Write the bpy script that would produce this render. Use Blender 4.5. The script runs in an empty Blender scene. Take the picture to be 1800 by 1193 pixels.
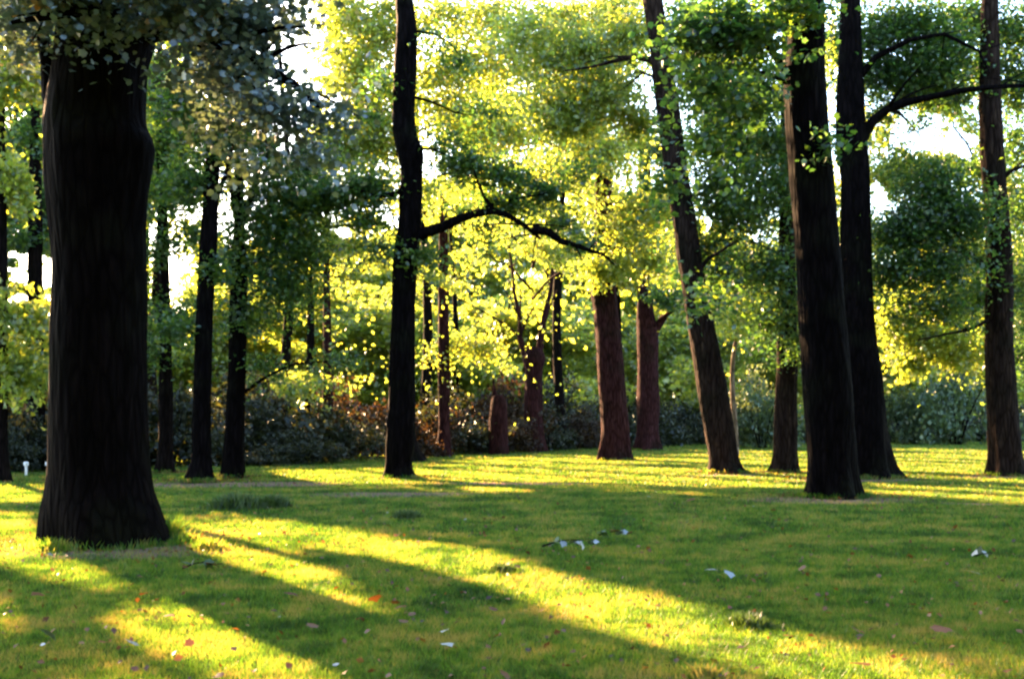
import bpy, math, random
import numpy as np
from mathutils import Vector, noise as mnoise

random.seed(7)
rng = np.random.default_rng(7)
scene = bpy.context.scene

# ------------------------------------------------------------------ camera, sky, sun, exposure
F, HOR, CAMZ = 1900.0, 745.0, 1.5
cam_d = bpy.data.cameras.new('camera')
cam = bpy.data.objects.new('camera', cam_d)
scene.collection.objects.link(cam)
cam.location = (0, 0, CAMZ)
cam.rotation_euler = (math.radians(90), 0, 0)
cam_d.sensor_width = 36.0
cam_d.lens = 38.0
cam_d.shift_y = (HOR - 596.5) / 1800.0
cam_d.clip_end = 2000
cam_d.dof.use_dof = True
cam_d.dof.focus_distance = 17
cam_d.dof.aperture_fstop = 4.0
scene.camera = cam

SUN_AZ, SUN_EL = math.radians(34.0), math.radians(20.0)     # azimuth measured to the left of the view axis
S = np.array([-math.sin(SUN_AZ) * math.cos(SUN_EL), math.cos(SUN_AZ) * math.cos(SUN_EL), math.sin(SUN_EL)])
world = bpy.data.worlds.new('World')
scene.world = world
world.use_nodes = True
wn = world.node_tree
sky = wn.nodes.new('ShaderNodeTexSky')
sky.sky_type = 'NISHITA'
sky.sun_disc = False
sky.sun_elevation = SUN_EL
sky.sun_rotation = -SUN_AZ
sky.air_density = 1.0
sky.dust_density = 1.0
wn.links.new(sky.outputs[0], wn.nodes['Background'].inputs[0])
wn.nodes['Background'].inputs[1].default_value = 0.065
sd = bpy.data.lights.new('sun', 'SUN')
sd.energy = 5.0
sd.angle = math.radians(0.5)
sd.color = (1.0, 0.60, 0.30)
sun = bpy.data.objects.new('sun', sd)
scene.collection.objects.link(sun)
sun.rotation_euler = Vector(S).to_track_quat('Z', 'Y').to_euler()
scene.view_settings.view_transform = 'Standard'
scene.view_settings.look = 'None'
scene.view_settings.gamma = 1
scene.view_settings.use_curve_mapping = False
scene.view_settings.exposure = 4.45
cy = scene.cycles
cy.max_bounces = 9
cy.diffuse_bounces = 8
cy.glossy_bounces = 2
cy.transmission_bounces = 4
cy.use_denoising = True
cy.pixel_filter_type = 'BLACKMAN_HARRIS'
cy.filter_width = 2.4
cy.sample_clamp_indirect = 4

COL = scene.collection


def P(px, py, Y):
    return np.array([(px - 900.0) / F * Y, Y, CAMZ + (HOR - py) / F * Y])


# ------------------------------------------------------------------ materials
def new_mat(name):
    m = bpy.data.materials.new(name)
    m.use_nodes = True
    nt = m.node_tree
    for n in list(nt.nodes):
        nt.nodes.remove(n)
    return m, nt


def N(nt, kind, **kw):
    n = nt.nodes.new('ShaderNode' + kind)
    for k, v in kw.items():
        if k.startswith('i_'):
            n.inputs[k[2:].replace('_', ' ')].default_value = v
        else:
            setattr(n, k, v)
    return n


def ramp(nt, fac, stops):
    r = N(nt, 'ValToRGB')
    e = r.color_ramp.elements
    while len(e) < len(stops):
        e.new(0.5)
    for el, (p, c) in zip(e, stops):
        el.position = p
        el.color = (*c, 1)
    nt.links.new(fac, r.inputs[0])
    return r.outputs[0]


def mixc(nt, fac, a, b, mode='MIX'):
    m = N(nt, 'Mix', data_type='RGBA', blend_type=mode)
    for s, v in ((m.inputs[0], fac), (m.inputs[6], a), (m.inputs[7], b)):
        if isinstance(v, bpy.types.NodeSocket):
            nt.links.new(v, s)
        else:
            s.default_value = v if not isinstance(v, tuple) or len(v) == 4 else (*v, 1)
    return m.outputs[2]


def leaf_material(name, stops, trans_gain=(2.6, 1.9, 0.8), gloss=0.10, tfac=0.55, rough=0.42, scale=0.5, mottle=0.0, amp=0.7):
    """stops: colours across random leaves"""
    m, nt = new_mat(name)
    L = nt.links
    geo = N(nt, 'NewGeometry')
    tc = N(nt, 'TexCoord')
    nz = N(nt, 'TexNoise', i_Scale=scale, i_Detail=5.0, i_Roughness=0.62)
    L.new(geo.outputs['Position'], nz.inputs['Vector'])
    nz2 = N(nt, 'TexNoise', i_Scale=scale * 5.5, i_Detail=3.0)
    L.new(geo.outputs['Position'], nz2.inputs['Vector'])
    av = N(nt, 'Math', operation='MULTIPLY_ADD')
    L.new(nz2.outputs[0], av.inputs[0])
    av.inputs[1].default_value = mottle
    sb = N(nt, 'Math', operation='MULTIPLY_ADD')
    L.new(nz.outputs[0], sb.inputs[0])
    sb.inputs[1].default_value = 1 + mottle
    sb.inputs[2].default_value = -mottle
    L.new(sb.outputs[0], av.inputs[2])
    f = N(nt, 'Math', operation='MULTIPLY_ADD')
    L.new(av.outputs[0], f.inputs[0])
    f.inputs[1].default_value = amp
    f2 = N(nt, 'Math', operation='MULTIPLY_ADD')
    L.new(geo.outputs['Random Per Island'], f2.inputs[0])
    f2.inputs[1].default_value = 0.62
    L.new(f2.outputs[0], f.inputs[2])
    f2.inputs[2].default_value = -0.15 - (amp - 0.7) * 0.5
    col = ramp(nt, f.outputs[0], stops)
    tcol = mixc(nt, 1.0, col, tuple(trans_gain), 'MULTIPLY')
    d = N(nt, 'BsdfDiffuse')
    L.new(col, d.inputs[0])
    t = N(nt, 'BsdfTranslucent')
    L.new(tcol, t.inputs[0])
    g = N(nt, 'BsdfGlossy')
    g.inputs[0].default_value = (0.9, 0.95, 1, 1)
    g.inputs['Roughness'].default_value = rough
    m1 = N(nt, 'MixShader')
    m1.inputs[0].default_value = tfac
    L.new(d.outputs[0], m1.inputs[1])
    L.new(t.outputs[0], m1.inputs[2])
    m2 = N(nt, 'MixShader')
    m2.inputs[0].default_value = gloss
    L.new(m1.outputs[0], m2.inputs[1])
    L.new(g.outputs[0], m2.inputs[2])
    o = N(nt, 'OutputMaterial')
    L.new(m2.outputs[0], o.inputs[0])
    return m


def bark_material(name, c0, c1, c2, scale=1.0):
    m, nt = new_mat(name)
    L = nt.links
    tc = N(nt, 'TexCoord')
    mp = N(nt, 'Mapping')
    mp.inputs['Scale'].default_value = (9 * scale, 9 * scale, 1.6 * scale)
    L.new(tc.outputs['Object'], mp.inputs[0])
    n1 = N(nt, 'TexNoise', i_Scale=1.0, i_Detail=8.0, i_Roughness=0.65)
    L.new(mp.outputs[0], n1.inputs['Vector'])
    vo = N(nt, 'TexVoronoi', feature='DISTANCE_TO_EDGE', i_Scale=1.6)
    wv = mixc(nt, 0.35, mp.outputs[0], n1.outputs['Color'])
    L.new(wv, vo.inputs['Vector'])
    n2 = N(nt, 'TexNoise', i_Scale=0.9, i_Detail=3.0)
    L.new(tc.outputs['Object'], n2.inputs['Vector'])
    col = ramp(nt, n1.outputs[0], [(0.3, c0), (0.55, c1), (0.75, c2)])
    moss = ramp(nt, n2.outputs[0], [(0.52, (0, 0, 0)), (0.72, (1, 1, 1))])
    col = mixc(nt, moss, col, mixc(nt, 0.75, col, (0.006, 0.007, 0.004)))
    cr = ramp(nt, vo.outputs[0], [(0.0, (0.35, 0.33, 0.3)), (0.18, (1, 1, 1))])
    col = mixc(nt, 1.0, col, cr, 'MULTIPLY')
    hs = N(nt, 'Math', operation='MULTIPLY_ADD')
    L.new(n1.outputs[0], hs.inputs[0])
    hs.inputs[1].default_value = 0.5
    L.new(vo.outputs[0], hs.inputs[2])
    bp = N(nt, 'Bump')
    bp.inputs['Strength'].default_value = 0.9
    bp.inputs['Distance'].default_value = 0.06
    L.new(hs.outputs[0], bp.inputs['Height'])
    b = N(nt, 'BsdfPrincipled')
    b.inputs['Roughness'].default_value = 0.9
    b.inputs['Specular IOR Level'].default_value = 0.02
    L.new(col, b.inputs['Base Color'])
    L.new(bp.outputs[0], b.inputs['Normal'])
    o = N(nt, 'OutputMaterial')
    L.new(b.outputs[0], o.inputs[0])
    return m


M = {}
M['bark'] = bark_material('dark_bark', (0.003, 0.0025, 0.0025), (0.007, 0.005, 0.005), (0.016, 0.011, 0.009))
M['bark_sunlit'] = bark_material('sunlit_edge_bark', (0.008, 0.005, 0.005), (0.018, 0.012, 0.010), (0.045, 0.030, 0.022))  # lighter copy of the dark bark; its colour brightens the sunlit trunk edges
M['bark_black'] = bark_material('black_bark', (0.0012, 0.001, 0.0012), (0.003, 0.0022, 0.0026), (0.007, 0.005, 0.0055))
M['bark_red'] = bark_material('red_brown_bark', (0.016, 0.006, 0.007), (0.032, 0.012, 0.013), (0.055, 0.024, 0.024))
M['bark_pale'] = bark_material('pale_bark', (0.09, 0.06, 0.045), (0.16, 0.12, 0.09), (0.25, 0.20, 0.15))
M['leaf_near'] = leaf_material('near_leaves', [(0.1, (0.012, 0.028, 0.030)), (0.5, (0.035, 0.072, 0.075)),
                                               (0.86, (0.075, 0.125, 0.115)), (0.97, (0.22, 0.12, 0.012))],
                               gloss=0.10, tfac=0.25, rough=0.45, amp=1.6)  # blue-grey of reflected skylight is put into these leaf colours
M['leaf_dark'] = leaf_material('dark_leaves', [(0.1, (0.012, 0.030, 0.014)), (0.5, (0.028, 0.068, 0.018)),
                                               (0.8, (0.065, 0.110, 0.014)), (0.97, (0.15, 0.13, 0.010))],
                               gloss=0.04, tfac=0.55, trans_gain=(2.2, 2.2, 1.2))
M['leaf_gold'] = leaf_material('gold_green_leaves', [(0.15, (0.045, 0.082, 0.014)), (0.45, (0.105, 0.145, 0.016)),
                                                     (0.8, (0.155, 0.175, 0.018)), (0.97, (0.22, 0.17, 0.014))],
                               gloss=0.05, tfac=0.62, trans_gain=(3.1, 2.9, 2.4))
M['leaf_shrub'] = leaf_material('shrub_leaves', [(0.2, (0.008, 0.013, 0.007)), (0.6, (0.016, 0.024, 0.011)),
                                                 (0.95, (0.035, 0.045, 0.014))], gloss=0.03, tfac=0.3)  # shade inside the undergrowth is put into these dark colours
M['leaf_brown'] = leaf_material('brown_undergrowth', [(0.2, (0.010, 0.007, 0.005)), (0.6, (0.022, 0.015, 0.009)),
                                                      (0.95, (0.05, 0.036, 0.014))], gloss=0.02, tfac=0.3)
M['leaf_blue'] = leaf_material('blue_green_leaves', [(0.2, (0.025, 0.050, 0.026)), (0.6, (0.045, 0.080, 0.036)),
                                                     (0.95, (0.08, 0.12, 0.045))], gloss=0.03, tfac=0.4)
M['grass'] = leaf_material('grass_blades', [(0.08, (0.008, 0.036, 0.005)), (0.36, (0.032, 0.120, 0.010)),
                                            (0.66, (0.070, 0.155, 0.016)), (0.95, (0.15, 0.175, 0.045))],
                           gloss=0.015, tfac=0.5, trans_gain=(2.55, 1.55, 1.1), scale=0.9, mottle=1.1, amp=1.5)
M['dry'] = leaf_material('dry_leaf', [(0.2, (0.035, 0.018, 0.009)), (0.5, (0.085, 0.036, 0.009)), (0.9, (0.17, 0.085, 0.015))],
                         gloss=0.03, tfac=0.3, trans_gain=(1.6, 1.2, 0.8))
M['pale'] = leaf_material('pale_leaf_underside', [(0.2, (0.028, 0.045, 0.030)), (0.9, (0.055, 0.075, 0.050))],
                          gloss=0.2, tfac=0.2, trans_gain=(1.2, 1.2, 1.0))


def ground_material():
    m, nt = new_mat('lawn_soil')
    L = nt.links
    geo = N(nt, 'NewGeometry')
    n1 = N(nt, 'TexNoise', i_Scale=0.75, i_Detail=4.0)
    n2 = N(nt, 'TexNoise', i_Scale=14.0, i_Detail=6.0, i_Roughness=0.7)
    n3 = N(nt, 'TexNoise', i_Scale=0.23, i_Detail=4.0)
    for n in (n1, n2, n3):
        L.new(geo.outputs['Position'], n.inputs['Vector'])
    a = ramp(nt, n1.outputs[0], [(0.3, (0.030, 0.062, 0.012)), (0.5, (0.060, 0.090, 0.016)), (0.7, (0.12, 0.125, 0.03))])
    b = ramp(nt, n2.outputs[0], [(0.3, (0.55, 0.5, 0.45)), (0.7, (1.35, 1.3, 1.2))])
    c = mixc(nt, 1.0, a, b, 'MULTIPLY')
    # worn earth under the trees, each with a ragged outline of its own
    tot = None
    for (px, py, Y, rx, ry) in BARE:
        q = P(px, py, Y)
        v = N(nt, 'Vector'+'Math', operation='SUBTRACT')
        L.new(geo.outputs['Position'], v.inputs[0])
        v.inputs[1].default_value = (q[0], q[1], 0)
        v2 = N(nt, 'Vector'+'Math', operation='DIVIDE')
        L.new(v.outputs[0], v2.inputs[0])
        v2.inputs[1].default_value = (rx, ry, 5)
        ln = N(nt, 'Vector'+'Math', operation='LENGTH')
        L.new(v2.outputs[0], ln.inputs[0])
        k = N(nt, 'Math', operation='SUBTRACT')
        k.inputs[0].default_value = 1.0
        L.new(ln.outputs['Value'], k.inputs[1])
        k2 = N(nt, 'Math', operation='MAXIMUM')
        L.new(k.outputs[0], k2.inputs[0])
        if tot is None:
            k2.inputs[1].default_value = 0
        else:
            L.new(tot, k2.inputs[1])
        tot = k2.outputs[0]
    k3 = N(nt, 'Math', operation='MULTIPLY_ADD')
    L.new(n2.outputs[0], k3.inputs[0])
    k3.inputs[1].default_value = 0.8
    L.new(tot, k3.inputs[2])
    msk = ramp(nt, k3.outputs[0], [(0.62, (0, 0, 0)), (0.85, (1, 1, 1))])
    dirt = ramp(nt, n2.outputs[0], [(0.3, (0.10, 0.065, 0.05)), (0.7, (0.20, 0.14, 0.10))])
    c = mixc(nt, msk, c, dirt)
    bp = N(nt, 'Bump')
    bp.inputs['Strength'].default_value = 1.0
    bp.inputs['Distance'].default_value = 0.05
    L.new(n2.outputs[0], bp.inputs['Height'])
    d = N(nt, 'BsdfDiffuse')
    L.new(c, d.inputs[0])
    L.new(bp.outputs[0], d.inputs['Normal'])
    o = N(nt, 'OutputMaterial')
    L.new(d.outputs[0], o.inputs[0])
    return m


# ------------------------------------------------------------------ object helpers
def tag(o, label=None, cat=None, group=None, kind=None):
    for k, v in (('label', label), ('category', cat), ('group', group), ('kind', kind)):
        if v:
            o[k] = v
    return o


def empty(name, loc):
    o = bpy.data.objects.new(name, None)
    o.location = loc
    o.empty_display_size = 0.3
    COL.objects.link(o)
    return o


def link(name, me, mat, parent=None, origin=(0, 0, 0)):
    """mesh vertices are in world space; the object sits at its parent's origin"""
    o = bpy.data.objects.new(name, me)
    if mat:
        me.materials.clear()
        me.materials.append(mat)
    COL.objects.link(o)
    if parent:
        o.parent = parent
    return o


def make_mesh(name, V, T, smooth=False):
    me = bpy.data.meshes.new(name)
    V = np.ascontiguousarray(V, dtype=np.float32)
    T = np.ascontiguousarray(T, dtype=np.int32)
    k = T.shape[1]
    me.vertices.add(len(V))
    me.vertices.foreach_set('co', V.ravel())
    me.loops.add(T.size)
    me.loops.foreach_set('vertex_index', T.ravel())
    me.polygons.add(len(T))
    me.polygons.foreach_set('loop_start', np.arange(0, T.size, k, dtype=np.int32))
    if smooth:
        me.polygons.foreach_set('use_smooth', np.ones(len(T), dtype=bool))
    me.update(calc_edges=True)
    return me


# leaf outlines: (x along midrib, y across, z lift)
KITE_V = np.array([(-.5, 0, 0), (0.02, .34, .10), (.5, 0, -.06), (0.02, -.34, .10)])
KITE_T = np.array([(0, 3, 2), (0, 2, 1)])
_o = [(-.5, 0), (-.38, .22), (-.36, .40), (-.14, .34), (.08, .47), (.20, .26), (.54, 0), (.20, -.26), (.08, -.47),
      (-.14, -.34), (-.36, -.40), (-.38, -.22)]
LOBE_V = np.array([(-.05, 0, .03)] + [(x, y, -.22 * (x * x + y * y) + .12 * abs(y)) for x, y in _o])
LOBE_T = np.array([(0, i, i + 1) for i in range(1, 12)] + [(0, 12, 1)])[:, ::-1]


def leaves(pts, size, up=0.8, shape='kite', spread=0.35, r=None):
    """V, T arrays of leaf polygons at pts"""
    r = r or rng
    n = len(pts)
    if n == 0:
        return np.zeros((0, 3)), np.zeros((0, 3), int)
    nrm = r.normal(size=(n, 3)) * 0.55
    nrm[:, 2] += up
    nrm /= np.linalg.norm(nrm, axis=1, keepdims=True)
    a = r.normal(size=(n, 3))
    a[:, 2] -= 0.35
    a -= nrm * (a * nrm).sum(1, keepdims=True)
    a /= np.linalg.norm(a, axis=1, keepdims=True)
    b = np.cross(nrm, a)
    s = (size * (1 + spread * (r.random(n) * 2 - 1)))[:, None, None]
    TV, TT = (KITE_V, KITE_T) if shape == 'kite' else (LOBE_V, LOBE_T)
    loc = TV[None, :, 0, None] * a[:, None, :] + TV[None, :, 1, None] * b[:, None, :] + TV[None, :, 2, None] * nrm[:, None, :]
    V = pts[:, None, :] + loc * s
    k = len(TV)
    T = TT[None] + (np.arange(n) * k)[:, None, None]
    return V.reshape(-1, 3), T.reshape(-1, 3)


def clump(c, rad, n, sub=26, fan=0.34, r=None, shell=0.5, soft=False):
    """n leaf positions in small fans spread through an ellipsoid"""
    r = r or rng
    k = max(1, int(n / sub))
    d = r.normal(size=(k, 3))
    d /= np.linalg.norm(d, axis=1, keepdims=True)
    q = np.minimum(np.abs(r.normal(size=k)) * .62 + .12, 1.7) if soft else r.random(k) ** shell
    cen = np.asarray(c) + d * q[:, None] * np.asarray(rad)
    idx = r.integers(0, k, n)
    f = fan * (0.6 + 0.8 * r.random(k))
    off = r.normal(size=(n, 3)) * f[idx][:, None] * np.array([1, 1, 0.38])
    tilt = r.normal(size=(k, 2)) * 0.45
    off[:, 2] += off[:, 0] * tilt[idx, 0] + off[:, 1] * tilt[idx, 1] - 0.35 * (off[:, 0] ** 2 + off[:, 1] ** 2)
    return cen[idx] + off


# ------------------------------------------------------------------ where the sun comes through
LIT = [  # outlines of the sunlit patches of lawn, photograph pixels on the ground
    [(-60, 905), (60, 900), (85, 950), (180, 1000), (235, 1030), (190, 1042), (100, 1025), (0, 1000), (-60, 990)],
    [(-60, 848), (85, 852), (85, 882), (-60, 885)],
    [(240, 1058), (345, 1062), (430, 1100), (520, 1150), (640, 1200), (420, 1200), (300, 1165), (180, 1095)],
    [(-40, 1050), (20, 1055), (35, 1110), (-40, 1130)],
    [(290, 925), (500, 912), (640, 936), (860, 962), (970, 1002), (1110, 1030), (1290, 1075), (1400, 1112), (1640, 1165),
     (1700, 1210), (1290, 1210), (1140, 1145), (1000, 1090), (900, 1046), (760, 1002), (640, 975), (520, 960),
     (600, 1005), (650, 1050), (720, 1086), (590, 1065), (440, 1010), (330, 965)],
    [(440, 826), (760, 822), (1060, 818), (1440, 826), (1440, 857), (1240, 857), (1000, 846), (760, 852), (560, 848)],
    [(1530, 842), (1830, 846), (1830, 884), (1700, 874), (1530, 864)],
    [(800, 855), (960, 858), (940, 866), (830, 866)],
    [(900, 1170), (960, 1178), (930, 1193)],
    [(1180, 788), (1830, 781), (1830, 838), (1560, 832), (1180, 812)], [(700, 812), (1180, 797), (1180, 808), (700, 820)], [(430, 818), (640, 812), (640, 820), (430, 824)],
]
STRONG = []
LITBALL = []          # (centre, radius, chance) volumes the sun reaches
SKYGAP = [(525, 70, 50, 95), (505, 215, 28, 60), (60, 468, 52, 34), (318, 490, 30, 42), (602, 408, 16, 10), (1612, 228, 58, 34),
          (1545, 345, 14, 26), (1238, 395, 12, 16), (1005, 350, 22, 18), (330, 590, 5, 5), (40, 525, 24, 10), (590, 180, 12, 20), (1690, 250, 26, 26)]


def inpoly(x, y, poly):
    ins = np.zeros(len(x), bool)
    j = len(poly) - 1
    for i in range(len(poly)):
        xi, yi = poly[i]
        xj, yj = poly[j]
        if yi != yj:
            c = ((yi > y) != (yj > y)) & (x < (xj - xi) * (y - yi) / (yj - yi) + xi)
            ins ^= c
        j = i
    return ins


def thin(p, balls=True, gaps=True):
    """drop leaves that would stand between the sun and a patch the photograph shows lit"""
    if len(p) == 0:
        return p
    g = p - S * (p[:, 2:3] / S[2])
    ok = np.ones(len(p), bool)
    v = g[:, 1] > 3
    x = 900 + F * g[:, 0] / np.where(v, g[:, 1], 1)
    y = HOR + F * CAMZ / np.where(v, g[:, 1], 1)
    jit = rng.normal(size=len(p))
    x = x + jit * 5
    for poly in LIT:
        ins = inpoly(x, y, poly) & v
        ok &= ~(ins & (rng.random(len(p)) < 0.992))
    if balls or STRONG:
        for c, rr, ch in (LITBALL if balls else []) + STRONG:
            d = p - c
            t = d @ S
            q = np.linalg.norm(d - t[:, None] * S, axis=1)
            ok &= ~((t > rr * 0.9) & (q < rr) & (rng.random(len(p)) < ch))
    if gaps:
        px = 900 + F * p[:, 0] / np.maximum(p[:, 1], 1)
        py = HOR - F * (p[:, 2] - CAMZ) / np.maximum(p[:, 1], 1)
        for gx, gy, rx, ry in SKYGAP:
            e = ((px - gx) / rx) ** 2 + ((py - gy) / ry) ** 2
            nz = 0.35 * np.sin(px * 0.13 + py * 0.07) + 0.3 * np.sin(px * 0.05 - py * 0.19 + gx)
            far = p[:, 1] > 24
            ok &= ~(far & (rng.random(len(p)) < np.clip((1.1 + nz - e) * 2.2, 0, .985)))
    return p[ok]


# ------------------------------------------------------------------ wood
def smooth_interp(ts, vs, t):
    """monotone-ish cubic through the profile points"""
    ts, vs = np.asarray(ts, float), np.asarray(vs, float)
    m = np.gradient(vs, ts)
    i = np.clip(np.searchsorted(ts, t) - 1, 0, len(ts) - 2)
    h = ts[i + 1] - ts[i]
    u = np.clip((t - ts[i]) / h, 0, 1)
    h00 = 2 * u ** 3 - 3 * u ** 2 + 1
    return h00 * vs[i] + (u ** 3 - 2 * u ** 2 + u) * h * m[i] + (1 - h00) * vs[i + 1] + (u ** 3 - u ** 2) * h * m[i + 1]


def tube(path, rad, sides=10, lump=0.0, seed=0, cap=True):
    path = np.asarray(path, float)
    n = len(path)
    V = []
    prev = None
    for i in range(n):
        t = path[min(i + 1, n - 1)] - path[max(i - 1, 0)]
        t /= np.linalg.norm(t) + 1e-9
        ref = np.array([1., 0, 0]) if abs(t[0]) < .8 else np.array([0, 1., 0])
        if prev is not None:
            ref = prev
        u = ref - t * (ref @ t)
        u /= np.linalg.norm(u)
        w = np.cross(t, u)
        prev = u
        for k in range(sides):
            a = 2 * math.pi * k / sides
            r = rad[i]
            if lump:
                q = path[i] + r * (math.cos(a) * u + math.sin(a) * w)
                f = 1.3 / max(r, 0.03)
                r *= 1 + lump * mnoise.noise(Vector((q[0] * f * .8 + seed, q[1] * f * .8, q[2] * f * .25))) \
                       + lump * 0.45 * mnoise.noise(Vector((q[0] * f * 3 + seed, q[1] * f * 3, q[2] * f * .5)))
            V.append(path[i] + r * (math.cos(a) * u + math.sin(a) * w))
    Fq = []
    for i in range(n - 1):
        for k in range(sides):
            k2 = (k + 1) % sides
            Fq.append((i * sides + k, i * sides + k2, (i + 1) * sides + k2, (i + 1) * sides + k))
    return V, Fq


def to_mesh(name, parts, smooth=True):
    V, Fq = [], []
    for v, f in parts:
        o = len(V)
        V += [tuple(x) for x in v]
        Fq += [tuple(i + o for i in q) for q in f]
    me = bpy.data.meshes.new(name)
    me.from_pydata(V, [], Fq)
    me.polygons.foreach_set('use_smooth', [smooth] * len(me.polygons))
    me.update()
    return me


def local(me_V, base):
    return me_V


def trunk_parts(prof, Y, seed, sides=36, step=0.16, flare=0.55, top_z=None, lobes=5, lump=0.07):
    """prof: [(py, xleft, xright)] from the ground up, in photograph pixels at distance Y"""
    py = np.array([p[0] for p in prof], float)
    z = CAMZ + (HOR - py) / F * Y
    z[0] = -0.12
    cx = np.array([(p[1] + p[2]) / 2 for p in prof])
    cx = (cx - 900) / F * Y
    rr = np.array([(p[2] - p[1]) / 2 for p in prof]) / F * Y
    if top_z and top_z > z[-1] + 0.5:
        z = np.append(z, [(z[-1] + top_z) / 2, top_z])
        cx = np.append(cx, [cx[-1] + (cx[-1] - cx[-2]) * .6, cx[-1] + (cx[-1] - cx[-2]) * .9])
        rr = np.append(rr, [rr[-1] * .7, rr[-1] * .25])
    n = max(8, int((z[-1] - z[0]) / step))
    zz = np.linspace(z[0], z[-1], n)
    X = smooth_interp(z, cx, zz)
    R = np.maximum(smooth_interp(z, rr, zz), 0.02)
    V, Fq = [], []
    sx = random.Random(seed)
    ph = [sx.random() * 6.28 for _ in range(4)]
    for i in range(n):
        h = max(zz[i], 0)
        fl = math.exp(-h / (R[i] * 1.1 + .12))
        for k in range(sides):
            a = 2 * math.pi * k / sides
            ca, sa = math.cos(a), math.sin(a)
            lobe = math.cos(lobes * a + ph[0]) * .6 + math.cos((lobes - 2) * a + ph[1]) * .4
            r = R[i] * (1 + flare * fl * 0.35 * lobe)
            q = Vector((ca * 2.2 + seed * 3.1, sa * 2.2, zz[i] * .55 / max(R[i], .2) * .5))
            r *= 1 + lump * mnoise.noise(q) + lump * .55 * mnoise.noise(q * 2.7) \
                + 0.030 * mnoise.noise(Vector((ca * 9, sa * 9 + seed, zz[i] * 1.3)))
            V.append((X[i] + r * ca, Y + r * sa + 0.0, zz[i]))
        
    for i in range(n - 1):
        for k in range(sides):
            k2 = (k + 1) % sides
            Fq.append((i * sides + k, i * sides + k2, (i + 1) * sides + k2, (i + 1) * sides + k))
    Fq.append(tuple((n - 1) * sides + k for k in range(sides)))
    axis = lambda h: np.array([float(np.interp(h, zz, X)), Y, h])
    rad = lambda h: float(np.interp(h, zz, R))
    return (V, Fq), axis, rad


def shift_mesh(me, base):
    me.transform(__import__('mathutils').Matrix.Translation(-Vector(base)))


def in_sun_path(p):
    p = np.asarray(p, float)[None]
    g = p - S * (p[:, 2:3] / S[2])
    if g[0, 1] < 3:
        return False
    x, y = 900 + F * g[:, 0] / g[:, 1], HOR + F * CAMZ / g[:, 1]
    return any(inpoly(x, y, q)[0] for q in LIT)


def branch_path(a, b, n=9, sag=0.12, wig=0.06, seed=0):
    a, b = np.asarray(a, float), np.asarray(b, float)
    L_ = np.linalg.norm(b - a)
    t = np.linspace(0, 1, n)[:, None]
    p = a + (b - a) * t
    p[:, 2] += (np.sin(t[:, 0] * math.pi) * sag * L_)
    r = np.random.default_rng(seed)
    w = r.normal(size=(n, 3)) * wig * L_ / 3
    w[0] = 0
    w = np.cumsum(w, axis=0) * (t * 1.0)
    w -= w[-1] * t
    return p + w


def branch_mesh(a, b, r0, seed, twigs=4, base=(0, 0, 0), sides=7, lump=.12, sag=0.1, path=None):
    p = branch_path(a, b, seed=seed, sag=sag) if path is None else np.asarray(path, float)
    n = len(p)
    rad = r0 * (1 - 0.82 * np.linspace(0, 1, n) ** 0.8)
    parts = [tube(p, rad, sides, lump, seed)]
    r = np.random.default_rng(seed + 5)
    L_ = np.linalg.norm(p[-1] - p[0])
    for k in range(twigs):
        i = int(r.integers(max(1, n // 3), n - 1))
        d = p[min(i + 1, n - 1)] - p[i - 1]
        d /= np.linalg.norm(d) + 1e-9
        e = d * .7 + r.normal(size=3) * np.array([.7, .7, .35])
        q = p[i] + e * L_ * (0.18 + 0.22 * r.random())
        tp = branch_path(p[i], q, n=5, seed=seed * 7 + k, sag=0.05)
        parts.append(tube(tp, rad[i] * .5 * (1 - .75 * np.linspace(0, 1, 5)), 5, 0, k))
    me = to_mesh('branch', parts)
    shift_mesh(me, base)
    return me


def crown_mesh(pts_list, base, seed=0):
    Vs, Ts, o = [], [], 0
    for pts, size, up, shape in pts_list:
        V, T = leaves(pts, size, up, shape)
        Vs.append(V)
        Ts.append(T + o)
        o += len(V)
    V = np.concatenate(Vs) - np.asarray(base)
    return make_mesh('crown', V, np.concatenate(Ts))


DENS, DENS_S = 3.1, 0.88


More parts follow.
